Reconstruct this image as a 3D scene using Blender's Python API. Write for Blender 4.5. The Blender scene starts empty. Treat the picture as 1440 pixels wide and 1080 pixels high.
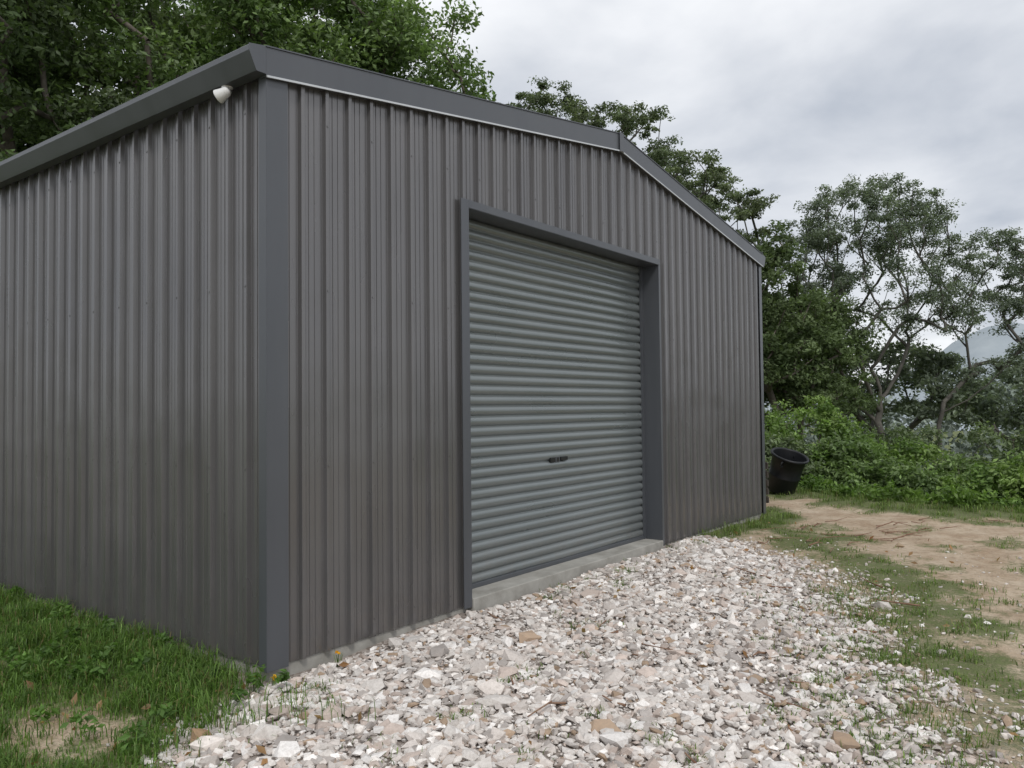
import bpy, math, numpy as np
from mathutils import Vector, Matrix
rng = np.random.default_rng(7)
S = bpy.context.scene
COL = S.collection

# ---------------------------------------------------------------- helpers
def empty(name, loc=(0,0,0)):
    e = bpy.data.objects.new(name, None); e.location = loc; e.empty_display_size = .3
    COL.objects.link(e); return e

def link(name, me, mat=None, parent=None, smooth=False):
    o = bpy.data.objects.new(name, me); COL.objects.link(o)
    if mat: me.materials.append(mat)
    if parent: o.parent = parent
    me.polygons.foreach_set('use_smooth', np.full(len(me.polygons), smooth, bool))
    return o

def fast(name, V, F, mat=None, parent=None, col=None, smooth=False):
    V = np.asarray(V, np.float32); F = np.asarray(F, np.int32)
    me = bpy.data.meshes.new(name); k = F.shape[1]
    me.vertices.add(len(V)); me.vertices.foreach_set('co', V.ravel())
    me.loops.add(F.size); me.loops.foreach_set('vertex_index', F.ravel())
    me.polygons.add(len(F)); me.polygons.foreach_set('loop_start', np.arange(0, F.size, k, dtype=np.int32))
    me.polygons.foreach_set('loop_total', np.full(len(F), k, np.int32))
    me.update(calc_edges=True)
    if col is not None:
        c = np.ones((len(V),4), np.float32); c[:, :3] = col
        a = me.color_attributes.new('Col', 'FLOAT_COLOR', 'POINT'); a.data.foreach_set('color', c.ravel())
    return link(name, me, mat, parent, smooth)

def boxes(name, lst, mat, parent=None, bevel=0):
    V=[];F=[]
    for (x0,y0,z0,x1,y1,z1) in lst:
        b=len(V)
        V+=[(x0,y0,z0),(x1,y0,z0),(x1,y1,z0),(x0,y1,z0),(x0,y0,z1),(x1,y0,z1),(x1,y1,z1),(x0,y1,z1)]
        F+=[(b,b+3,b+2,b+1),(b+4,b+5,b+6,b+7),(b,b+1,b+5,b+4),(b+1,b+2,b+6,b+5),(b+2,b+3,b+7,b+6),(b+3,b,b+4,b+7)]
    o = fast(name,V,F,mat,parent)
    if bevel:
        m=o.modifiers.new('b','BEVEL'); m.width=bevel; m.segments=2
    return o

def prism(name, poly, axis, a, b, mat, parent=None):
    n=len(poly); V=[]
    for t in (a,b):
        for p in poly:
            V.append((p[0],t,p[1]) if axis=='y' else (t,p[0],p[1]))
    me=bpy.data.meshes.new(name)
    F=[tuple(range(n)),tuple(range(2*n-1,n-1,-1))]+[(i,i+n,(i+1)%n+n,(i+1)%n) for i in range(n)]
    me.from_pydata(V,[],F); me.update()
    import bmesh
    bm=bmesh.new(); bm.from_mesh(me); bmesh.ops.recalc_face_normals(bm,faces=bm.faces); bm.to_mesh(me); bm.free()
    return link(name,me,mat,parent)

def snoise(x,y,seed=0,f=1.0):
    r=np.random.default_rng(seed); o=0
    for i in range(7):
        a=r.uniform(0,6.28); k=f*r.uniform(.6,2.6); p=r.uniform(0,6.28)
        o=o+np.sin((x*math.cos(a)+y*math.sin(a))*k+p+1.3*np.sin((x*math.sin(a)-y*math.cos(a))*k*.7+p*2))
    return o/7*1.6
def sstep(a,b,x):
    t=np.clip((x-a)/(b-a),0,1); return t*t*(3-2*t)

# ---------------------------------------------------------------- materials
def newmat(name):
    m=bpy.data.materials.new(name); m.use_nodes=True
    return m, m.node_tree, m.node_tree.nodes['Principled BSDF']
def nd(nt,t,**kw):
    n=nt.nodes.new(t)
    for k,v in kw.items(): setattr(n,k,v)
    return n
def mixc(nt,fac,a,b,blend='MIX'):
    n=nt.nodes.new('ShaderNodeMix'); n.data_type='RGBA'; n.blend_type=blend
    for sock,v in ((n.inputs[0],fac),(n.inputs[6],a),(n.inputs[7],b)):
        if hasattr(v,'links'): nt.links.new(v,sock)
        elif isinstance(v,(int,float)): sock.default_value=v
        else: sock.default_value=(*v,1)
    return n.outputs[2]
def noise(nt,scale,detail=4,rough=.55,vec=None,mapping=None,dist=0):
    tc=nd(nt,'ShaderNodeTexCoord'); n=nd(nt,'ShaderNodeTexNoise')
    n.inputs['Scale'].default_value=scale; n.inputs['Detail'].default_value=detail; n.inputs['Roughness'].default_value=rough
    n.inputs['Distortion'].default_value=dist
    if mapping:
        mp=nd(nt,'ShaderNodeMapping'); mp.inputs['Scale'].default_value=mapping
        nt.links.new(tc.outputs['Object'],mp.inputs[0]); nt.links.new(mp.outputs[0],n.inputs['Vector'])
    else: nt.links.new(tc.outputs['Object'],n.inputs['Vector'])
    return n.outputs['Fac']
def ramp(nt,src,a,b,ca=0,cb=1):
    n=nd(nt,'ShaderNodeMapRange'); n.inputs[1].default_value=a; n.inputs[2].default_value=b
    n.inputs[3].default_value=ca; n.inputs[4].default_value=cb; nt.links.new(src,n.inputs[0]); return n.outputs[0]
def bump(nt,bsdf,src,strength,dist):
    b=nd(nt,'ShaderNodeBump'); b.inputs['Strength'].default_value=strength; b.inputs['Distance'].default_value=dist
    nt.links.new(src,b.inputs['Height']); nt.links.new(b.outputs[0],bsdf.inputs['Normal'])

def metal(name,c1,c2,rough=.38,mp=(1,1,.12),sc=3,metallic=.25,dirt=True,bs=.12):
    m,nt,b=newmat(name)
    nf=noise(nt,sc,3,.6,mapping=mp)
    c=mixc(nt,ramp(nt,nf,.3,.7),c1,c2)
    if dirt:
        tc=nd(nt,'ShaderNodeTexCoord'); sx=nd(nt,'ShaderNodeSeparateXYZ'); nt.links.new(tc.outputs['Object'],sx.inputs[0])
        h=ramp(nt,sx.outputs[2],0,.5,.5,0)
        mu=nd(nt,'ShaderNodeMath',operation='MULTIPLY'); nt.links.new(h,mu.inputs[0]); nt.links.new(ramp(nt,noise(nt,9,3,.7),.3,.7),mu.inputs[1])
        c=mixc(nt,mu.outputs[0],c,(.22,.2,.18))
    nt.links.new(c,b.inputs['Base Color'])
    b.inputs['Metallic'].default_value=metallic
    nt.links.new(ramp(nt,nf,.3,.7,rough-.06,rough+.08),b.inputs['Roughness'])
    if bs: bump(nt,b,noise(nt,2.2,1,.5),bs,.03)
    return m
M_wall=metal('wall_steel',(.158,.155,.158),(.19,.186,.188),.26,metallic=.55,bs=.28)
M_trim=metal('trim_steel',(.085,.091,.103),(.105,.112,.124),.36,dirt=False,metallic=.25)
M_edge=metal('edge_highlight',(.5,.52,.54),(.6,.62,.64),.3,dirt=False)  # pale colour paints in the highlight along the barge's lower lip
M_door=metal('roller_steel',(.185,.208,.212),(.215,.236,.24),.30,mp=(.3,1,1),dirt=True,metallic=.4)
M_roof=metal('roof_steel',(.1,.105,.115),(.13,.135,.14),.4,dirt=False)

def simple(name,c1,c2,scale=6,rough=.8,bs=0,bd=.01,spec=.3):
    m,nt,b=newmat(name); nf=noise(nt,scale,4,.65)
    nt.links.new(mixc(nt,ramp(nt,nf,.32,.68),c1,c2),b.inputs['Base Color'])
    b.inputs['Roughness'].default_value=rough; b.inputs['Specular IOR Level'].default_value=spec
    if bs: bump(nt,b,noise(nt,scale*4,4,.7),bs,bd)
    return m
M_conc=simple('concrete',(.26,.25,.225),(.4,.39,.36),5,.9,.5,.006)
M_bark=simple('bark',(.06,.05,.04),(.15,.13,.11),5,.95)
M_barkg=simple('gum_bark',(.06,.056,.05),(.14,.13,.115),2.5,.9)
M_black=simple('black_plastic',(.008,.009,.011),(.016,.017,.02),4,.45,0)
M_white=simple('white_plastic',(.72,.72,.72),(.8,.8,.8),4,.35)
M_lens=simple('lens',(.35,.36,.38),(.5,.5,.5),4,.1,spec=.6)
M_lock=simple('lock_black',(.01,.01,.01),(.02,.02,.02),4,.4)
M_wood=simple('weathered_wood',(.03,.025,.02),(.08,.07,.06),8,.9)

def leafmat(name,transl=.3,rough=.5,gloss=True):
    m,nt,b=newmat(name)
    a=nd(nt,'ShaderNodeAttribute'); a.attribute_name='Col'
    if not gloss:
        nt.nodes.remove(b); b=nd(nt,'ShaderNodeBsdfDiffuse'); nt.links.new(a.outputs['Color'],b.inputs['Color'])
    else:
        nt.links.new(a.outputs['Color'],b.inputs['Base Color']); b.inputs['Roughness'].default_value=rough
        b.inputs['Specular IOR Level'].default_value=.4
    t=nd(nt,'ShaderNodeBsdfTranslucent')
    nt.links.new(mixc(nt,1.0,a.outputs['Color'],(1.15,1.3,.65),'MULTIPLY'),t.inputs[0])
    mx=nd(nt,'ShaderNodeMixShader'); mx.inputs[0].default_value=transl
    nt.links.new(b.outputs[0],mx.inputs[1]); nt.links.new(t.outputs[0],mx.inputs[2])
    nt.links.new(mx.outputs[0],nt.nodes['Material Output'].inputs[0])
    return m
M_leaf=leafmat('foliage',.35); M_leafd=leafmat('foliage_matt',.35,gloss=False); M_grass=leafmat('grass_blades',.4,.5)
def colmat(name):
    m,nt,b=newmat(name); a=nd(nt,'ShaderNodeAttribute'); a.attribute_name='Col'
    nt.nodes.remove(b); b=nd(nt,'ShaderNodeBsdfDiffuse'); nt.links.new(a.outputs['Color'],b.inputs['Color'])
    nt.links.new(b.outputs[0],nt.nodes['Material Output'].inputs[0]); return m
M_far=colmat('distant_foliage')
m,nt,b=newmat('gravel_stone'); M_stone=m
a=nd(nt,'ShaderNodeAttribute'); a.attribute_name='Col'
nt.links.new(mixc(nt,ramp(nt,noise(nt,60,3,.7),.38,.8,0,.45),a.outputs['Color'],(.24,.2,.17)),b.inputs['Base Color'])
b.inputs['Roughness'].default_value=.9; b.inputs['Specular IOR Level'].default_value=.2

# ---------------------------------------------------------------- terrain
GP=np.array([(-1.1,-.85),(-.6,-.33),(-.13,-.05),(.0,.1),(5.6,.1),(5.9,-.45),(5.25,-1.15),(4.85,-1.65),(3.45,-2.3),(2.4,-2.75),(1.3,-3.3),(1.0,-3.8),(.4,-6.),(-4,-6),(-4,-3),(-1.8,-1.5)])
def sdf(x,y,P):
    d=np.full(x.shape,1e9); ins=np.zeros(x.shape,bool)
    for i in range(len(P)):
        ax,ay=P[i]; bx,by=P[(i+1)%len(P)]
        ex,ey=bx-ax,by-ay; t=np.clip(((x-ax)*ex+(y-ay)*ey)/(ex*ex+ey*ey),0,1)
        d=np.minimum(d,np.hypot(x-ax-t*ex,y-ay-t*ey))
        c=((ay>y)!=(by>y))&(x<(bx-ax)*(y-ay)/(by-ay+1e-12)+ax); ins^=c
    return np.where(ins,d,-d)
def segd(x,y,P):
    d=np.full(x.shape,1e9)
    for i in range(len(P)-1):
        ax,ay=P[i]; bx,by=P[i+1]; ex,ey=bx-ax,by-ay
        t=np.clip(((x-ax)*ex+(y-ay)*ey)/(ex*ex+ey*ey),0,1)
        d=np.minimum(d,np.hypot(x-ax-t*ex,y-ay-t*ey))
    return d
def gravel_m(x,y):
    near=(np.abs(x-1)<9)&(np.abs(y+2)<9)
    s=np.where(near,sdf(x,y,GP),-5)
    k=sstep(-.2,-1.2,y+.1)
    wd=.12+.6*sstep(.5,2.5,x)*k
    g=sstep(-.3-wd*.7,wd,s+(.13*snoise(x,y,3,6)+.24*snoise(x,y,4,2.5))*k)
    return g
def edge_x(y): return 11.0+.35*np.clip(y+1.5,-5,60)+.25*np.sin(y*1.3)
def grass_m(x,y):
    n=snoise(x,y,11,3.2); n2=snoise(x,y,12,9); n3=snoise(x,y,13,18)
    left=sstep(.35,-.05,x)*sstep(-1.6,-.4,y)
    left=left*(1-.8*sstep(.40,.15,np.hypot((x+1.0),(y-.22)*.8)+.10*n2+.06*n3))
    band=sstep(.8,.1,segd(x,y,[(7.4,-.5),(6.1,-1.5),(5.3,-2.2),(4,-2.75),(2.6,-3.0),(1.6,-3.6),(.8,-5)])+.34*n+.2*n2+.1*n3)
    wall=sstep(.55,.15,segd(x,y,[(5.9,-.15),(8.4,-.15),(9.3,.4)])+.15*n)
    top=sstep(-1.8,-.5,x-edge_x(y)+.6*n+.25*n2)
    spot=sstep(.25,.9,n+.5*n2+.3*n3)*.8
    spot2=sstep(.6,.15,segd(x,y,[(5.2,-3.9),(6.3,-3.6)])+.2*n)*.8
    back=sstep(1.5,3.5,y)
    g=np.maximum.reduce([left,band*.9,wall,top,spot*.8,spot2,back])
    far=sstep(12,18,np.hypot(x-3,y+1)); g=np.maximum(g,far)
    return g*(1-.85*gravel_m(x,y))
def H(x,y):
    x=np.asarray(x,float); y=np.asarray(y,float)
    z=-.09+.018*snoise(x,y,1,1.4)+.008*snoise(x,y,2,6)
    z=z+.05*sstep(-1.5,0,x-edge_x(y))
    z=z+.03*gravel_m(x,y)*sstep(0,-1,y)
    z=z+.05*sstep(.3,1.4,x)*sstep(9,6,x)*sstep(-1.3,-.1,y)
    z=z-np.clip((x-edge_x(y))*.34,0,9)
    z=z+.04*sstep(0,3,y)*sstep(0.3,-.3,x)
    return z
fine=np.arange(-4.0,13.0,.07)
def grow(a,sgn):
    o=[];s=.1;p=a
    while abs(p)<1500:
        p+=sgn*s; s*=1.16; o.append(p)
    return o
xs=np.array(grow(-4.0,-1)[::-1]+list(fine)+grow(fine[-1],1))
fy=np.arange(-6,6,.07)
ys=np.array(grow(-6.0,-1)[::-1]+list(fy)+grow(fy[-1],1))
X,Y=np.meshgrid(xs,ys); Z=H(X,Y)
g=gravel_m(X,Y); gr=grass_m(X,Y)
V=np.stack([X,Y,Z],-1).reshape(-1,3); nx=len(xs); ny=len(ys)
i=np.arange((ny-1)*(nx-1)); r=i//(nx-1); c=i%(nx-1); a0=r*nx+c
F=np.stack([a0,a0+1,a0+nx+1,a0+nx],-1)
m,nt,b=newmat('ground_soil')
at=nd(nt,'ShaderNodeAttribute'); at.attribute_name='Col'
sp=nd(nt,'ShaderNodeSeparateColor'); nt.links.new(at.outputs['Color'],sp.inputs[0])
nA=noise(nt,2.2,5,.65); nB=noise(nt,14,4,.7); nC=noise(nt,60,3,.7)
dirt=mixc(nt,ramp(nt,nA,.35,.65),(.38,.28,.19),(.56,.46,.345))
dirt=mixc(nt,ramp(nt,nB,.47,.75,0,.7),dirt,(.24,.165,.11))
dirt=mixc(nt,ramp(nt,nC,.55,.75,0,.6),dirt,(.6,.54,.46))
grassc=mixc(nt,ramp(nt,nB,.35,.65),(.055,.09,.025),(.13,.17,.06))
def addm(nt,a,bn,k):
    n=nd(nt,'ShaderNodeMath',operation='MULTIPLY_ADD'); nt.links.new(bn,n.inputs[0]); n.inputs[1].default_value=k; nt.links.new(a,n.inputs[2]); return n.outputs[0]
gfac=ramp(nt,addm(nt,addm(nt,sp.outputs[1],nB,1.5),nC,1.0),1.5,2.1,0,.88)
base=mixc(nt,gfac,dirt,grassc)
vo=nd(nt,'ShaderNodeTexVoronoi'); vo.inputs['Scale'].default_value=34
tc=nd(nt,'ShaderNodeTexCoord'); nt.links.new(tc.outputs['Object'],vo.inputs['Vector'])
vs=nd(nt,'ShaderNodeSeparateColor'); nt.links.new(vo.outputs['Color'],vs.inputs[0])
grv=mixc(nt,vs.outputs[0],(.2,.165,.14),(.44,.39,.355))
gf=ramp(nt,addm(nt,addm(nt,sp.outputs[0],nB,.8),nC,.6),.95,1.5)
base=mixc(nt,gf,base,grv)
nt.links.new(base,b.inputs['Base Color']); b.inputs['Roughness'].default_value=.95; b.inputs['Specular IOR Level'].default_value=.15
bump(nt,b,addm(nt,nC,nB,1.5),.8,.02)
M_ground=m
fast('ground',V,F,M_ground,None,np.stack([g,gr,g*0],-1).reshape(-1,3),True)

# hills
hx=np.linspace(330,640,60); hy=np.linspace(-420,420,170)
X,Y=np.meshgrid(hx,hy)
def G(cx,cy,sx,sy,a): return a*np.exp(-((X-cx)/sx)**2-((Y-cy)/sy)**2)
Z=-14+G(480,40,70,46,42)+G(430,-40,70,120,22)+G(500,130,80,70,18)+G(520,-200,90,120,30)+G(520,300,90,120,18)+1.6*snoise(X,Y,21,.09)+.8*snoise(X,Y,22,.3)
V=np.stack([X,Y,Z],-1).reshape(-1,3); nx=len(hx); ny=len(hy)
i=np.arange((ny-1)*(nx-1)); r=i//(nx-1); c=i%(nx-1); a0=r*nx+c
M_hill=simple('hill_haze',(.30,.34,.37),(.37,.41,.435),.05,1,spec=0)  # blue-grey aerial haze is mixed into the hill's base colour
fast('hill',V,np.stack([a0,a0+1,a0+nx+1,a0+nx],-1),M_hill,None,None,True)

# ---------------------------------------------------------------- shed
W=8.16; L=9.0; EH=3.5; AP=4.17; RISE=.62
DX0,DX1,DH=1.80,5.0,3.05
def rooftop(x): return EH+RISE*(1-abs(x-AP)/(AP if x<AP else W-AP))
shed=empty('metal_shed')
PITCH=.19; RD=.029
# trapezoidal sheet: wide flat pan, narrow folded rib, two shallow swages in the pan
PT=[(0,0),(.12,0),(.13,.03),(.175,.95),(.19,1),(.31,1),(.325,.95),(.37,.03),(.38,0),(.56,0),(.57,.13),(.60,.13),(.61,0),(.79,0),(.80,.13),(.83,.13),(.84,0)]
PTx=np.array([p[0] for p in PT]+[1.0]); PTy=np.array([p[1] for p in PT]+[0.0])
def prof(s): return RD*np.interp((s%PITCH)/PITCH,PTx,PTy)
def knots(a,bb,ph=0):
    o=[]
    for k in range(int(a/PITCH)-2,int(bb/PITCH)+3):
        o+= [k*PITCH+t*PITCH-ph for t in PTx[:-1]]
    o=[q for q in o if a<q<bb]+[a,bb]
    return np.array(sorted(set(np.round(o,6))))
s=np.array(sorted(set(list(knots(0,W))+[DX0,DX1,AP])))
def strips(segs):
    V=[];F=[]
    for (sarr,z0f,z1f) in segs:
        b=len(V)
        for q in sarr:
            V.append((q,-prof(q),z0f(q))); V.append((q,-prof(q),z1f(q)))
        F+=[(b+2*i,b+2*i+2,b+2*i+3,b+2*i+1) for i in range(len(sarr)-1)]
    return V,F
V,F=strips([(s[s<=DX0],lambda q:0.0,lambda q:rooftop(q)),
            (s[(s>=DX0)&(s<=DX1)],lambda q:DH,lambda q:rooftop(q)),
            (s[s>=DX1],lambda q:0.0,lambda q:rooftop(q))])
fast('gable_wall_front',V,F,M_wall,shed)
bs_=strips([(s,lambda q:0.0,rooftop)])
V2=[(x,L-y,z) for x,y,z in bs_[0]]; F2=bs_[1]
fast('gable_wall_back',V2,[f[::-1] for f in F2],M_wall,shed)
sl=knots(0,L,.05)
for nm,x0,sg in(('side_wall',0,-1),('side_wall_far',W,1)):
    V=[];
    for q in sl:
        p=prof(q+.05); V+= [(x0+sg*p,q,0),(x0+sg*p,q,EH)]
    F=[(2*i,2*i+1,2*i+3,2*i+2) for i in range(len(sl)-1)]
    fast(nm,V,F if sg<0 else [f[::-1] for f in F],M_wall,shed)
scr=[]
for z in (.12,1.15,2.25,3.3):
    for k in range(0,42,2):
        x=k*PITCH+.25*PITCH
        if z<DH and DX0-.12<x<DX1+.12: continue
        scr.append((x-.005,-RD-.004,z-.005,x+.005,-RD+.002,z+.005))
    for k in range(1,46,2):
        y=k*PITCH+.25*PITCH-.05
        scr.append((-RD-.004,y-.005,z-.005,-RD+.002,y+.005,z+.005))
boxes('screws',scr,M_wall,shed)
f0,f1=-RD-.008,-RD-.003
boxes('corner_flashing',[(-.034,f0,-.01,.115,f1,3.5),(-.038,f0,-.01,-.0345,.035,3.5),
      (W-.06,f0,-.01,W+.034,f1,3.5),(W+.0345,f0,-.01,W+.038,.09,3.5),
      (-.038,L-.1,-.01,-.0345,L+.038,3.5),(W+.0345,L-.1,-.01,W+.038,L+.038,3.5)],M_trim,shed)
def barge(y0,y1,dz0,dz1,name,mat):
    pl=[(-.05,rooftop(-.05)+dz0),(AP,rooftop(AP)+dz0),(W+.05,rooftop(W+.05)+dz0),(W+.05,rooftop(W+.05)+dz1),(AP,rooftop(AP)+dz1),(-.05,rooftop(-.05)+dz1)]
    prism(name+'_near',[pl[0],pl[1],pl[4],pl[5]],'y',y0,y1,mat,shed)
    prism(name+'_far',[(AP+.002,pl[1][1]),pl[2],pl[3],(AP+.002,pl[4][1])],'y',y0,y1,mat,shed)
barge(-.055,.0,-.03,.14,'barge_board',M_trim)
barge(-.066,-.057,-.040,-.028,'barge_edge',M_edge)
barge(-.062,.12,.142,.150,'barge_cap',M_trim)
barge(L,L+.055,-.03,.14,'barge_board_back',M_trim)
prism('barge_joint',[(AP-.04,rooftop(AP-.04)-.038),(AP,rooftop(AP)-.038),(AP+.04,rooftop(AP+.04)-.038),(AP+.04,rooftop(AP+.04)+.153),(AP,rooftop(AP)+.153),(AP-.04,rooftop(AP-.04)+.153)],'y',-.0705,-.0675,M_trim,shed)
ry=np.linspace(.0,L,int(L/.19*8)+1)
def rp(q):
    t=(q%.19)/.19; return .03*float(sstep(.3,.4,t)*(1-sstep(.6,.7,t)))
V=[];F=[]
for half in (0,1):
    b=len(V)
    for q in ry:
        d=.07+rp(q)
        xa=-.03 if half==0 else W+.03
        V+= [(xa,q,rooftop(xa)+d),(AP,q,rooftop(AP)+d)]
    f=[(b+2*i,b+2*i+1,b+2*i+3,b+2*i+2) for i in range(len(ry)-1)]
    F+= [x[::-1] for x in f] if half==0 else f
fast('roof',V,F,M_roof,shed)
prism('ridge_cap',[(AP-.2,rooftop(AP-.2)+.105),(AP,rooftop(AP)+.115),(AP+.2,rooftop(AP+.2)+.105),(AP,rooftop(AP)+.15)],'y',.13,L,M_roof,shed)
def gut(sign,x0):
    P=[(0,.0),(-.075,.0),(-.085,.02),(-.125,.105),(-.125,.135),(-.115,.145),(-.105,.14),(-.108,.11),(-.07,.02),(-.008,.012),(-.008,.1),(0,.1)]
    return [(x0+sign*p[0],3.475+p[1]) for p in P]
prism('gutter',gut(1,-.040),'y',-.05,L+.05,M_trim,shed)
prism('gutter_far',gut(-1,W+.040),'y',-.05,L+.05,M_trim,shed)
for nm,sg,x0 in(('gutter_end',1,-.040),('gutter_end_far',-1,W+.040)):
    P=[(0,0),(-.075,0),(-.085,.02),(-.125,.105),(-.125,.145),(0,.17)]
    prism(nm,[(x0+sg*p[0],3.474+p[1]) for p in P],'y',-.054,-.051,M_trim,shed)
boxes('downpipe',[(W+.042,L-.4,-.02,W+.13,L-.31,3.47)],M_trim,shed,.01)
R=.20
boxes('door_frame',[
  (DX0-.09,f0-.001,-.005,DX0,f1,DH+.06),
  (DX0-.0035,f1+.0005,-.0,DX0,R,DH),
  (DX0+.001,f0-.001,DH,DX1+.04,f1,DH+.06),
  (DX0+.001,f1+.0005,DH-.004,DX1-.001,R,DH),
  (DX1+.0005,f1+.0005,.0,DX1+.0045,R,DH),
  (DX1+.0005,f0-.001,-.005,DX1+.04,f1,DH-.002),
  (DX0-.03,R+.06,-.05,DX0+.0,R+.1,DH+.3)],M_trim,shed)
boxes('door_guide',[(DX1-.045,R-.045,.06,DX1-.001,R-.02,DH-.006),(DX0+.001,R-.045,.06,DX0+.04,R-.02,DH-.006)],M_trim,shed)
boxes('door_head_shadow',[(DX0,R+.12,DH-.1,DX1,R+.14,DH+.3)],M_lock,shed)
DP=.085; zz=np.linspace(.085,DH+.1,int((DH)/DP*14))
def dprof(z):
    t=(z%DP)/DP
    return .022*np.sin(np.pi*np.clip(t/.84,0,1))**.42 - .003*np.sin(np.pi*np.clip((t-.84)/.16,0,1))
nxd=13; xd=np.linspace(DX0+.002,DX1-.002,nxd)
V=[];F=[]
for z in zz:
    for x in xd: V.append((x,R-.004-float(dprof(z))+.004*math.sin(x*3+z*2)+.002*math.sin(x*7.1+z*9),z))
for i in range(len(zz)-1):
    for j in range(nxd-1):
        a_=i*nxd+j; F.append((a_,a_+1,a_+nxd+1,a_+nxd))
fast('roller_door',V,F,M_door,shed,None,True)
boxes('door_bottom_rail',[(DX0+.004,R-.035,.058,DX1-.004,R+.01,.095)],M_trim,shed,.004)
lx=3.30;lz=1.02
boxes('door_handle',[(lx-.13,R-.036,lz-.022,lx-.045,R-.02,lz+.022),(lx+.045,R-.036,lz-.012,lx+.16,R-.02,lz+.022),(lx-.02,R-.032,lz-.02,lx+.02,R-.022,lz+.02)],M_lock,shed,.004)
boxes('door_lock_plate',[(lx-.035,R-.029,lz-.026,lx+.035,R-.0235,lz+.026)],M_trim,shed,.002)
boxes('concrete_slab',[(.012,.012,-.35,W-.012,L-.012,-.002)],M_conc,shed,.008)
boxes('door_threshold',[(DX0+.006,-.05,-.3,DX1-.004,R+.3,.058)],M_conc,shed,.008)
sl_=empty('security_light',(-.10,.30,3.46)); sl_.scale=(.85,.85,.85)
def lathe(name,pr,mat,parent,loc=(0,0,0),rot=(0,0,0),seg=32):
    V=[];F=[]
    for (r_,z_) in pr:
        for k in range(seg):
            a_=2*math.pi*k/seg; V.append((r_*math.cos(a_),r_*math.sin(a_),z_))
    for i_ in range(len(pr)-1):
        for k in range(seg):
            F.append((i_*seg+k,i_*seg+(k+1)%seg,(i_+1)*seg+(k+1)%seg,(i_+1)*seg+k))
    o=fast(name,V,F,mat,parent,None,True); o.location=loc; o.rotation_euler=rot; return o
rt=(math.radians(65),0,math.radians(25))
lathe('lamp_head',[(.0,.055),(.022,.052),(.034,.035),(.040,.0),(.052,-.045),(.05,-.05),(.046,-.047),(.0,-.040)],M_white,sl_,(0,0,-.035),rt)
lathe('lamp_lens',[(.0,-.046),(.03,-.045),(.044,-.044)],M_lens,sl_,(0,0,-.035),rt)
lathe('lamp_base',[(0,.03),(.04,.03),(.04,.012),(.012,.0),(.012,-.03)],M_white,sl_,(.03,0,.0))

# ---------------------------------------------------------------- trees
def sample_lobes(lobes,r):
    out=[]
    for (cx,cy,cz,rx,ry,rz,n) in lobes:
        k=0
        while k<n:
            d=r.normal(size=3); d/=np.linalg.norm(d)
            if d[2]<-.55: continue
            q=d*r.uniform(.45,1)**.6
            out.append((cx+q[0]*rx,cy+q[1]*ry,cz+q[2]*rz)); k+=1
    return np.array(out)

def leaves(C,rad,nper,size,base,r,flat=.6,var=.35,gap=.5):
    N=len(C)*nper
    cl=np.repeat(np.arange(len(C)),nper)
    d=r.normal(size=(N,3)); d/=np.linalg.norm(d,axis=1)[:,None]
    rr=r.uniform(0,1,N)**.42
    R_=(rad*r.uniform(.6,1.35,len(C)))[cl]
    sub=r.normal(size=(len(C)*7,3)); sub/=np.linalg.norm(sub,axis=1)[:,None]; sub*=r.uniform(.5,1.2,(len(C)*7,1))
    si=cl*7+r.integers(0,7,N)
    off=sub[si]*.6+d*gap*rr[:,None]
    off[:,2]*=flat
    P=C[cl]+off*R_[:,None]
    nrm=r.normal(size=(N,3))*.75+d*.45+np.array([0,0,.75]); nrm/=np.linalg.norm(nrm,axis=1)[:,None]
    t=np.cross(nrm,r.normal(size=(N,3))); t/=np.linalg.norm(t,axis=1)[:,None]+1e-9
    bt=np.cross(nrm,t)
    s_=size*r.uniform(.6,1.35,N)[:,None]
    V=np.stack([P-t*s_*.5,P+bt*s_*.24-t*s_*.05,P+t*s_*.5-nrm*s_*.12,P-bt*s_*.24-t*s_*.05],1).reshape(-1,3)
    F=np.arange(4*N).reshape(-1,4)
    cv=np.exp(r.normal(0,var*.6,len(C)*7))[si]*np.exp(r.normal(0,var*.6,N))
    hue=r.uniform(0,1,len(C))[cl]*.7+r.uniform(0,1,N)*.3
    b0=np.array(base[0]); b1=np.array(base[1])
    c=(b0+(b1-b0)*hue[:,None])*cv[:,None]
    return V,F,np.repeat(c,4,axis=0)

def skeleton(C,th,rt,r,lean=(0,0),step=.5,steep=.45,maxr=9):
    n0=max(3,int(th/step)); nodes=[];par=[]
    for i_ in range(n0+1):
        t=i_/n0; nodes.append(np.array([lean[0]*t+.05*r.normal()*t,lean[1]*t+.05*r.normal()*t,th*t])); par.append(i_-1)
    order=np.argsort(np.linalg.norm(C-nodes[-1],axis=1))
    A=np.array(nodes)
    for ci in order:
        p=C[ci]; D=np.linalg.norm(A-p,axis=1)
        hor=np.hypot(A[:,0]-p[0],A[:,1]-p[1])
        cost=D+1.6*np.maximum(0,A[:,2]-(p[2]-steep*hor))+np.where(A[:,2]<th*.55,3,0)
        j=int(np.argmin(cost)); st=A[j]; dist=D[j]
        m_=max(1,int(dist/step)); prev=j
        mid=(st+p)/2+np.array([0,0,-.06*dist])+r.normal(size=3)*.06*dist
        for q in range(1,m_+1):
            t=q/m_; pt=(1-t)**2*st+2*t*(1-t)*mid+t*t*p+(r.normal(size=3)*.05*step if q<m_ else 0)
            nodes.append(pt); par.append(prev); prev=len(nodes)-1
        A=np.array(nodes)
    cnt=np.ones(len(nodes))*.6
    for i_ in range(len(nodes)-1,0,-1): cnt[par[i_]]+=cnt[i_]*.95
    rad=np.minimum(rt*np.sqrt(cnt),maxr)
    return A,np.array(par),rad
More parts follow.
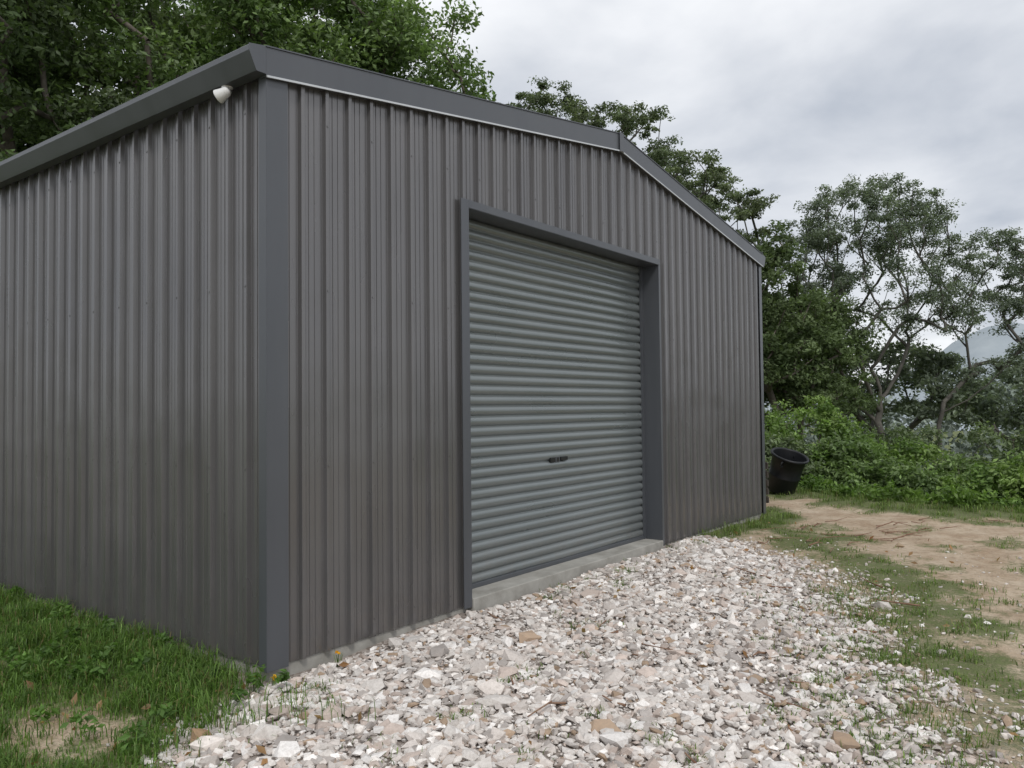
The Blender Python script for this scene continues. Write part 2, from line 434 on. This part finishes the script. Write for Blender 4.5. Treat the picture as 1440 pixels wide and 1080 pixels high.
def tubes(A,par,rad,seg=6):
    i_=np.arange(1,len(A)); p0=A[par[i_]]; p1=A[i_]; r1=rad[i_]; r0=np.minimum(rad[par[i_]],r1*1.35)
    d=p1-p0; d/=np.linalg.norm(d,axis=1)[:,None]+1e-9
    ref=np.where(np.abs(d[:,2:3])>.9,np.array([[1.,0,0]]),np.array([[0,0,1.]]))
    u=np.cross(d,ref); u/=np.linalg.norm(u,axis=1)[:,None]; v=np.cross(d,u)
    a_=np.linspace(0,2*np.pi,seg,endpoint=False)
    ring=(np.cos(a_)[None,:,None]*u[:,None,:]+np.sin(a_)[None,:,None]*v[:,None,:])
    V=np.concatenate([(p0-d*.02)[:,None]+ring*r0[:,None,None],p1[:,None]+ring*r1[:,None,None]],1).reshape(-1,3)
    b_=(np.arange(len(i_))*2*seg)[:,None]; k=np.arange(seg)[None]; kn=(k+1)%seg
    F=np.stack([b_+k,b_+kn,b_+seg+kn,b_+seg+k],-1).reshape(-1,4)
    return V,F
GREEN=((.085,.14,.05),(.19,.265,.10)); DARK=((.055,.09,.035),(.125,.175,.07)); MID=((.09,.125,.06),(.165,.21,.11))
OLIVE=((.105,.135,.09),(.19,.22,.14)); HAZE=((.135,.165,.13),(.215,.25,.195)); LIME=((.10,.175,.04),(.22,.31,.09))  # HAZE: leaf green with distance haze painted in
def tree(name,x,y,lobes,th,rt,crad,nper,lsize,base,seed,lean=(0,0),bark=None,flat=.6,var=.35,steep=.45,gap=.5,step=.5,maxr=9,mat=None):
    r=np.random.default_rng(seed); z=float(H(x,y))
    e=empty(name,(x,y,z-.05))
    lb=[(a_,b_,c_-z,d_,e_,f_,n_) for (a_,b_,c_,d_,e_,f_,n_) in lobes]
    C=sample_lobes(lb,r)
    A,par,rad=skeleton(C,th-z,rt,r,lean,step,steep,maxr)
    V,F=tubes(A,par,rad); fast('trunk_and_limbs',V,F,bark or M_bark,e,None,True)
    V,F,c=leaves(C,crad,nper,lsize,base,r,flat,var,gap); fast('foliage',V,F,mat or M_leafd,e,c)
    return e
k=0
for (x,y,top,rad_,bs) in [(4.6,14.6,14.5,3.4,MID),(7.4,14.3,15,3.6,GREEN),(9.9,12.8,14.5,3.2,GREEN),(12.2,11.8,13.8,3.1,GREEN),(1.6,13.8,14,3.3,DARK)]:
    k+=1
    tree('rainforest_tree',x,y,[(0,0,top*.66,rad_,rad_,top*.34,85),(0.5,-.8,top*.40,rad_*.8,rad_*.8,top*.16,18)],top*.4,.022,.95,330,.15,bs,100+k,steep=.8,mat=M_leaf)
for (x,y,top,rad_,bs) in [(5.5,21.5,17,4.5,DARK),(9.2,20.5,17,4.5,DARK),(12.4,18,15.5,4,DARK)]:
    k+=1
    tree('rainforest_tree',x,y,[(0,0,top*.6,rad_,rad_,top*.4,75)],top*.4,.025,1.3,190,.28,bs,100+k,steep=.8)
for (x,y,top,rad_,hz,nn) in [(21.9,13.0,13.9,1.9,2.6,56),(23.4,10.7,13.1,2.3,3.0,70),(22.9,8.1,10.8,1.9,2.8,56),(22.0,6.3,8.9,1.8,2.6,60),(26,10.5,11,2.5,3,50)]:
    k+=1
    tree('eucalyptus_tree',x,y,[(0,0,top-hz*.62,rad_,rad_,hz*.6,nn),(0,0,top-hz*1.6,rad_*1.1,rad_*1.1,hz*.7,nn//2)],top-hz*1.8,.016,.48,165,.12,OLIVE,100+k,bark=M_barkg,flat=.5,steep=.8)
for (x,y,top,rad_) in [(19.2,3.6,6.5,1.3),(19.6,4.6,5.4,1.3),(20.6,3.3,4.7,1.3),(22.2,3.1,5.0,1.5)]:
    k+=1
    tree('bushy_tree',x,y,[(0,0,top*.55,rad_,rad_,top*.45,60)],top*.3,.018,.55,230,.13,MID,100+k)
# big spreading gum trees
Rv=np.array([.603,-.798]); Fv=np.array([.798,.603])
def L_(lat,dep,z,rl,rz,n): p=Rv*lat+Fv*dep; return (p[0],p[1],z,rl,rl,rz,n)
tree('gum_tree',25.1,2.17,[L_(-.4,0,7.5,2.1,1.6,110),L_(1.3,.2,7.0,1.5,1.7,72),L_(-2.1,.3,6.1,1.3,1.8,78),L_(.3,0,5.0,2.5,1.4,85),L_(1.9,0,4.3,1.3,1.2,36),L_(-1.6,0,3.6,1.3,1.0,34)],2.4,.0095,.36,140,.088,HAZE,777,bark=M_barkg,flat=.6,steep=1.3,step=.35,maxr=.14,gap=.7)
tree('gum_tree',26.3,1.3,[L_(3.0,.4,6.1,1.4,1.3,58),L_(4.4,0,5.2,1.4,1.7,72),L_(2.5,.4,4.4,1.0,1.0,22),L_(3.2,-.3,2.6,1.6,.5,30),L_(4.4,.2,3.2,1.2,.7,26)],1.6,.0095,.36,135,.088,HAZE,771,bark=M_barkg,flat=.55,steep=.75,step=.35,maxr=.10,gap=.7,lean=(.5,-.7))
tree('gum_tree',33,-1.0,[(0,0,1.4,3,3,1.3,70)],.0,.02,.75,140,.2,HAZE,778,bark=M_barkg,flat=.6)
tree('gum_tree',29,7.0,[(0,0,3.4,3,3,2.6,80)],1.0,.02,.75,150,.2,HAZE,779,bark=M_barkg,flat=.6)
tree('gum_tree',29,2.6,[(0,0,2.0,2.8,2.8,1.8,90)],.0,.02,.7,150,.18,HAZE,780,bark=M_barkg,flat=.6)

def shrub(name,x,y,rad_,top,base,seed,n=36,nper=220,ls=.1):
    r=np.random.default_rng(seed); z=float(H(x,y)); e=empty(name,(x,y,z))
    h=top-z
    C=sample_lobes([(0,0,h*.45,rad_,rad_,h*.5,n)],r)
    A,par,rd=skeleton(C,h*.2,.008,r,step=.3); V,F=tubes(A,par,rd,5)
    fast('stems',V,F,M_bark,e,None,True)
    V,F,c=leaves(C,.42,nper,ls,base,r,.75); fast('foliage',V,F,M_leaf,e,c)
sh=[(14.4,.9,1.2,1.6,LIME),(13.6,.3,.9,.9,GREEN),(15.6,1.6,1.3,1.9,LIME),(15.2,-.5,1.2,.8,LIME),(13.4,-1.1,.9,.35,GREEN),(14.4,-2.0,1.2,.6,GREEN),
    (13.2,-2.4,.9,.55,LIME),(13.4,-3.4,1.1,1.0,LIME),(12.6,-4.2,1.0,.7,GREEN),(15.6,-3.0,1.5,1.3,MID),(13.0,1.5,.8,.8,MID),(16.8,.2,1.5,1.4,MID),(14.0,-5,1.4,1.2,GREEN),(17,-1.6,1.5,1.1,MID)]
for q,(x,y,rr,t,bs) in enumerate(sh): shrub('shrub',x,y,rr,t,bs,300+q)
r=np.random.default_rng(55)
C=[]
while len(C)<480:
    d=r.uniform(38,95); a_=r.uniform(math.radians(-34),math.radians(30))
    x=-2.87+d*math.cos(a_); y=-3.97+d*math.sin(a_)
    if x<34: continue
    C.append((x,y,-8+r.uniform(0,1)**.6*(9.2+1.6*math.sin(a_*23)+d*.02)))
C=np.array(C)
V,F,c=leaves(C,2.1,150,.45,((.17,.205,.18),(.23,.265,.225)),r,.8,.2)  # leaf colours paled and greyed to paint in aerial haze
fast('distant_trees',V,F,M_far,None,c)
C=[]
for q in range(130):
    a_=r.uniform(0,1); x=-3+a_*22+r.normal()*1.0; y=17-a_*6+r.uniform(0,6)
    C.append((x,y,float(H(x,y))+r.uniform(.5,8)))
V,F,c=leaves(np.array(C),1.7,180,.32,DARK,r,.8,.35)
fast('understorey',V,F,M_far,None,c)

# ---------------------------------------------------------------- gravel stones
t_=(1+5**.5)/2
ico=np.array([(-1,t_,0),(1,t_,0),(-1,-t_,0),(1,-t_,0),(0,-1,t_),(0,1,t_),(0,-1,-t_),(0,1,-t_),(t_,0,-1),(t_,0,1),(-t_,0,-1),(-t_,0,1)],float); ico/=np.linalg.norm(ico[0])
icf=np.array([(0,11,5),(0,5,1),(0,1,7),(0,7,10),(0,10,11),(1,5,9),(5,11,4),(11,10,2),(10,7,6),(7,1,8),(3,9,4),(3,4,2),(3,2,6),(3,6,8),(3,8,9),(4,9,5),(2,4,11),(6,2,10),(8,6,7),(9,8,1)])
def stones(P,size,cols,r):
    n=len(P)
    sc=np.stack([r.uniform(.8,1.5,n),r.uniform(.6,1.1,n),r.uniform(.35,.8,n)],-1)*size[:,None]
    v=ico[None]*np.exp(r.normal(0,.27,(n,12,1)))
    q_=r.normal(size=(n,3,3)); Q=np.linalg.qr(q_)[0]
    Q*=np.sign(np.linalg.det(Q))[:,None,None]
    v=np.einsum('nij,nkj->nki',Q,v)*sc[:,None]
    a_=r.uniform(0,6.28,n); ca,sa=np.cos(a_),np.sin(a_); tl=r.normal(0,.38,n); ct,st=np.cos(tl),np.sin(tl)
    y_=v[...,1]*ct[:,None]-v[...,2]*st[:,None]; z_=v[...,1]*st[:,None]+v[...,2]*ct[:,None]
    x_=v[...,0]*ca[:,None]-y_*sa[:,None]; y2=v[...,0]*sa[:,None]+y_*ca[:,None]
    v=np.stack([x_,y2,z_],-1)+P[:,None]
    F=(icf[None]+(np.arange(n)*12)[:,None,None]).reshape(-1,3)
    return v.reshape(-1,3),F,np.repeat(cols,12,axis=0)
r=np.random.default_rng(91)
def stonecols(n,r):
    c=np.array([(.60,.55,.51),(.70,.66,.62),(.52,.44,.39),(.42,.385,.36),(.38,.28,.2),(.80,.77,.74)])
    return c[r.choice(6,n,p=[.28,.27,.15,.09,.04,.17])]*np.exp(r.normal(0,.12,(n,1)))
PX=r.uniform(-2.4,6.8,100000); PY=r.uniform(-4.6,.05,100000)
dn=np.clip(.78+.35*snoise(PX,PY,61,4)+.2*snoise(PX,PY,62,13),.3,1)
keep=(gravel_m(PX,PY)**1.3*.95*dn+.009>r.uniform(0,1,len(PX)))
keep&=~((PX<-1.6)&(PY<-2.5))
PX=PX[keep];PY=PY[keep]
size=.009+.026*r.uniform(0,1,len(PX))**2.8; big=r.uniform(0,1,len(PX))<.035; size[big]*=r.uniform(1.3,2.2,big.sum())
thin=1-gravel_m(PX,PY); size*=1-.35*thin
blk=((PY>-.07-size)&(PX>DX0-.05)&(PX<DX1+.05))|(PY>-.045-size*.6)
PX=PX[~blk];PY=PY[~blk];size=size[~blk]
P=np.stack([PX,PY,H(PX,PY)+size*.22+r.uniform(0,.014,len(PX))*gravel_m(PX,PY)],-1)
V,F,c=stones(P,size,stonecols(len(P),r),r); fast('gravel',V,F,M_stone,None,c)
rk=[(-.70,-.47,.065,(.33,.22,.13)),(-.42,-.38,.05,(.6,.57,.53)),(-.25,-.25,.055,(.56,.52,.48)),(.08,-.28,.055,(.6,.57,.53)),(.25,-.15,.045,(.5,.46,.42)),(-.55,-.6,.05,(.55,.5,.46)),(10.6,-3.2,.13,(.6,.58,.55)),(4.9,-1.2,.04,(.6,.56,.5)),(6.9,-2.0,.06,(.4,.3,.2)),(3.0,-2.2,.04,(.6,.57,.53)),(-.05,-.12,.04,(.6,.56,.52))]
for q,(x,y,s_,cc) in enumerate(rk):
    rr=np.random.default_rng(400+q)
    V,F,c=stones(np.array([[0,0,s_*.2]]),np.array([s_]),np.array([cc]),rr)
    e=fast('rock',V,F,M_stone,None,c); e.location=(x,y,float(H(x,y)))
    mm=e.modifiers.new('s','SUBSURF'); mm.subdivision_type='SIMPLE'; mm.levels=mm.render_levels=3
    tx=bpy.data.textures.new('rk%d'%q,'CLOUDS'); tx.noise_scale=s_*.8; dm=e.modifiers.new('d','DISPLACE'); dm.texture=tx; dm.strength=s_*.35

# ---------------------------------------------------------------- grass
def blades(PX,PY,hgt,wid,base,r,bendk=.6):
    n=len(PX); z=H(PX,PY)-.005
    a_=r.uniform(0,6.28,n); d=np.stack([np.cos(a_),np.sin(a_),0*a_],-1)
    w=np.stack([-np.sin(a_),np.cos(a_),0*a_],-1)*wid[:,None]*.5
    B=np.stack([PX,PY,z],-1); bend=r.uniform(.1,1,n)*bendk
    up=np.array([0,0,1.])
    m1=B+up*(hgt*.5)[:,None]+d*(hgt*bend*.18)[:,None]
    m2=B+up*(hgt*(.85-.15*bend))[:,None]+d*(hgt*bend*.5)[:,None]
    tp=B+up*(hgt*(1-.45*bend))[:,None]+d*(hgt*bend*.95)[:,None]
    V=np.stack([B-w,B+w,m1+w,m1-w,m2+w*.75,m2-w*.75,tp+w*.1,tp-w*.1],1).reshape(-1,3)
    k=(np.arange(n)*8)[:,None]
    F=np.concatenate([k+np.array([[0,1,2,3]]),k+np.array([[3,2,4,5]]),k+np.array([[5,4,6,7]])])
    b0,b1=np.array(base[0]),np.array(base[1]); h_=r.uniform(0,1,n)[:,None]
    c=(b0+(b1-b0)*h_)*np.exp(r.normal(0,.25,(n,1)))
    dry=r.uniform(0,1,n)<.06; c[dry]=np.array([.28,.23,.11])*r.uniform(.6,1.1,(dry.sum(),1))
    return V,F,np.repeat(c,8,axis=0)
r=np.random.default_rng(12)
GB=((.06,.125,.02),(.16,.26,.06))
n=130000; PX=r.uniform(-2.3,-.04,n); PY=r.uniform(-1.2,5.2,n)
clump=.5+.5*snoise(PX,PY,31,8)
kp=(grass_m(PX,PY)*(.35+.65*np.clip(clump,0,1))>r.uniform(.05,1,n)); PX=PX[kp];PY=PY[kp];clump=clump[kp]
nearw=sstep(-.9,-.1,PX)
hg=(.03+.08*np.clip(clump,0,1.2)+.07*nearw)*r.uniform(.5,1.4,len(PX))
sets=[blades(PX,PY,hg,r.uniform(.003,.006,len(PX)),GB,r,1.0)]
n=230000; PX=r.uniform(.8,13.0,n); PY=r.uniform(-6.0,2.0,n)
kp=(grass_m(PX,PY)*np.clip(.35+.8*snoise(PX,PY,33,8),.08,1)>r.uniform(.12,1,n))&((PY<-.03)|(PX>W+.05)); PX=PX[kp];PY=PY[kp]
nw=sstep(.5,.1,segd(PX,PY,[(6.0,-.1),(8.3,-.1)])); te=sstep(-1.5,-.2,PX-edge_x(PY))
hg=(.02+.04*r.uniform(0,1,len(PX))**2+.07*nw+.10*te*r.uniform(.2,1,len(PX)))
sets.append(blades(PX,PY,hg,r.uniform(.004,.008,len(PX)),((.09,.145,.035),(.2,.27,.08)),r,1.0))
tx_=[];ty_=[]
for q in range(60):
    x=r.uniform(-.5,5.5); y=r.uniform(-3.6,-.1)
    m_=r.integers(12,45); s_=r.uniform(.03,.09); tx_.append(x+r.normal(0,s_,m_)); ty_.append(y+r.normal(0,s_,m_))
for q in range(120):   # thin grass growing through the outer fringe of the stones
    t=r.uniform(0,1); x=.6+3.6*t+r.normal(0,.25); y=-3.3+1.15*t+r.normal(0,.22)
    m_=r.integers(15,60); s_=r.uniform(.04,.13); tx_.append(x+r.normal(0,s_,m_)); ty_.append(y+r.normal(0,s_,m_))
for (x,y,m_) in [(3.6,-.35,120),(5.4,-.3,90),(.05,-.35,120),(.2,-1.3,60),(1.9,-.9,40),(3.2,-.5,50)]:
    tx_.append(x+r.normal(0,.07,m_)); ty_.append(y+r.normal(0,.05,m_))
PX=np.concatenate(tx_);PY=np.minimum(np.concatenate(ty_),-.06)
sets.append(blades(PX,PY,r.uniform(.03,.07,len(PX)),r.uniform(.003,.006,len(PX)),((.08,.135,.03),(.18,.26,.07)),r,1.3))
o_=0;VV=[];FF=[];CC=[]
for V,F,c in sets:
    VV.append(V);FF.append(F+o_);CC.append(c);o_+=len(V)
fast('grass',np.concatenate(VV),np.concatenate(FF),M_grass,None,np.concatenate(CC))
wc=[]
for q in range(70):
    y=r.uniform(-.4,4.5); x=-r.uniform(.05,1.0)**1.3-.04
    wc.append((x,y,float(H(x,y))+r.uniform(.04,.12)))
for q in range(160):
    y=r.uniform(-5,1.5); x=float(edge_x(np.array(y)))+r.uniform(-.2,1.6)
    wc.append((x,y,float(H(x,y))+r.uniform(.05,.2)))
wc=np.array(wc)
V1,F1,c1=leaves(wc[:70],.08,45,.045,((.06,.12,.025),(.13,.24,.05)),r,.8,.25)
V2,F2,c2=leaves(wc[70:],.22,70,.09,((.08,.15,.03),(.17,.26,.06)),r,.8,.25)
fast('weeds',np.concatenate([V1,V2]),np.concatenate([F1,F2+len(V1)]),M_grass,None,np.concatenate([c1,c2]))
n=110; P=np.stack([r.uniform(-1.9,-.05,n),r.uniform(-1.0,3.5,n)],-1)
n2=80; P=np.concatenate([P,np.stack([r.uniform(-.5,8,n2),r.uniform(-3.8,-.1,n2)],-1)])
P3=np.column_stack([P,H(P[:,0],P[:,1])+.035])
V,F,c=leaves(P3,.02,1,.06,((.3,.14,.06),(.36,.25,.13)),r,.2,.35)
fast('leaf_litter',V,F,M_grass,None,c)
fc=np.array([(-.14,-.07,-.0),(-.05,-.12,-.02),(.45,-.08,.0)])
V,F,c=leaves(fc,.016,12,.024,((.75,.38,.02),(.8,.5,.04)),r,1,.1); V[:,2]+=np.repeat(H(fc[:,0],fc[:,1])+.09,48)
fl=empty('yellow_flowers'); fast('petals',V,F,M_grass,fl,c)
V,F,c=blades(np.repeat(fc[:,0],8)+r.normal(0,.012,24),np.repeat(fc[:,1],8),np.full(24,.10),np.full(24,.005),GB,r,.5); fast('stalks',V,F,M_grass,fl,c)
tw=[]
for q in range(60):
    if q<34: x=r.uniform(6.0,9.5); y=-.6-.33*(x-5)+r.normal(0,.35)
    else: x=r.uniform(.2,5); y=r.uniform(-3.2,-.4)
    l_=r.uniform(.1,.45); a_=r.uniform(-1.2,.1) if q<34 else r.uniform(0,3.14); p=np.array([x,y,float(H(x,y))+.02])
    tw.append((p,p+np.array([math.cos(a_)*l_,math.sin(a_)*l_,r.uniform(0,.03)]),r.uniform(.004,.009)))
VV=[];FF=[];o_=0
for p,q,rd in tw:
    mid=(p+q)/2+r.normal(size=3)*.015
    V,F=tubes(np.array([p,mid,q]),np.array([-1,0,1]),np.array([rd,rd*.8,rd*.5]),6); VV.append(V);FF.append(F+o_);o_+=len(V)
fast('twigs',np.concatenate(VV),np.concatenate(FF),simple('twig_bark',(.16,.08,.05),(.3,.2,.14),20,.9),None,None,True)

# ---------------------------------------------------------------- black drum and pallets
px,py=11.38,.84; pot=empty('plastic_drum',(px,py,float(H(px,py))+.05)); pot.scale=(.94,.94,.98)
ob=lathe('drum_body',[(0,0),(.25,0),(.262,.02),(.285,.3),(.292,.31),(.292,.33),(.287,.34),(.31,.66),(.35,.67),(.355,.69),(.35,.71),(.315,.71),(.305,.69),(.28,.34),(.25,.04),(0,.03)],M_black,pot)
for a_ in (0,math.pi):
    lathe('drum_handle',[(.05,-.012),(.062,-.006),(.062,.006),(.05,.012),(.05,-.012)],M_black,pot,(.35*math.cos(a_),.35*math.sin(a_),.6),(math.pi/2,0,a_))
ax=Vector((-.798,-.603,0))*.36+Vector((.603,-.798,0))*.18
pot.rotation_mode='QUATERNION'; pot.rotation_quaternion=Vector((0,0,1)).rotation_difference(Vector((ax.x,ax.y,1)).normalized())
pz=float(H(9.9,1.0)); bl=[]
for lv in range(5):
    z=pz+lv*.14
    for q in range(6): bl.append((9.3,.62+q*.2,z+.1,10.15,.72+q*.2,z+.12))
    for q in (9.32,9.7,10.08): bl.append((q,.6,z,q+.06,1.74,z+.098))
boxes('pallet_stack',bl,M_wood)

# ---------------------------------------------------------------- world, sun, camera
w=bpy.data.worlds.new('World'); S.world=w; w.use_nodes=True; nt=w.node_tree
bg=nt.nodes['Background']
sk=nd(nt,'ShaderNodeTexSky'); sk.sky_type='NISHITA'; sk.sun_disc=False
SE,SA=math.radians(48),math.radians(222)
sk.sun_elevation=SE; sk.sun_rotation=SA
tc=nd(nt,'ShaderNodeTexCoord'); sx=nd(nt,'ShaderNodeSeparateXYZ'); nt.links.new(tc.outputs['Generated'],sx.inputs[0])
def mth(op,a,bv=None):
    n=nd(nt,'ShaderNodeMath',operation=op)
    for k_,v in enumerate((a,bv)):
        if v is None: continue
        if hasattr(v,'links'): nt.links.new(v,n.inputs[k_])
        else: n.inputs[k_].default_value=v
    return n.outputs[0]
zc=mth('ADD',mth('MAXIMUM',sx.outputs[2],0.0),.22)
cx=nd(nt,'ShaderNodeCombineXYZ'); nt.links.new(mth('DIVIDE',sx.outputs[0],zc),cx.inputs[0]); nt.links.new(mth('DIVIDE',sx.outputs[1],zc),cx.inputs[1])
cx.inputs[2].default_value=3.7
def wn(scale,detail,rough,dist):
    n=nd(nt,'ShaderNodeTexNoise'); n.inputs['Scale'].default_value=scale; n.inputs['Detail'].default_value=detail; n.inputs['Roughness'].default_value=rough; n.inputs['Distortion'].default_value=dist
    nt.links.new(cx.outputs[0],n.inputs['Vector']); return n.outputs['Fac']
n1=ramp(nt,wn(.9,5,.5,.4),.38,.62); n2=ramp(nt,wn(2.2,6,.5,.2),.34,.66)
f=mth('ADD',mth('MULTIPLY',n1,.45),mth('MULTIPLY',n2,.55))
cl=mixc(nt,f,(5.0,5.4,6.1),(10.4,10.5,10.7))
mx=mixc(nt,.93,sk.outputs[0],cl)
nt.links.new(mx,bg.inputs[0]); bg.inputs[1].default_value=.105
sd=bpy.data.lights.new('sun','SUN'); sd.energy=1.5; sd.angle=math.radians(12); sd.color=(1,.97,.92)
so=bpy.data.objects.new('sun',sd); COL.objects.link(so)
dirv=Vector((math.sin(SA)*math.cos(SE),math.cos(SA)*math.cos(SE),math.sin(SE)))
so.rotation_euler=dirv.to_track_quat('Z','Y').to_euler(); so.location=(0,-10,20)

cd=bpy.data.cameras.new('camera'); cam=bpy.data.objects.new('camera',cd); COL.objects.link(cam)
cd.lens=28.0; cd.sensor_width=36; cd.clip_end=4000; cd.clip_start=.05
yaw=math.radians(37.1); pit=math.radians(1.74); roll=math.radians(.6)
f_=Vector((math.cos(yaw)*math.cos(pit),math.sin(yaw)*math.cos(pit),math.sin(pit)))
r_=Vector((math.sin(yaw),-math.cos(yaw),0)); u_=r_.cross(f_)
u2=u_*math.cos(roll)+r_*math.sin(roll); r2=r_*math.cos(roll)-u_*math.sin(roll)
M=Matrix((r2,u2,-f_)).transposed().to_4x4(); M.translation=Vector((-2.87,-3.97,1.5))
cam.matrix_world=M; S.camera=cam
S.view_settings.view_transform='Standard'; S.view_settings.look='None'; S.view_settings.exposure=0
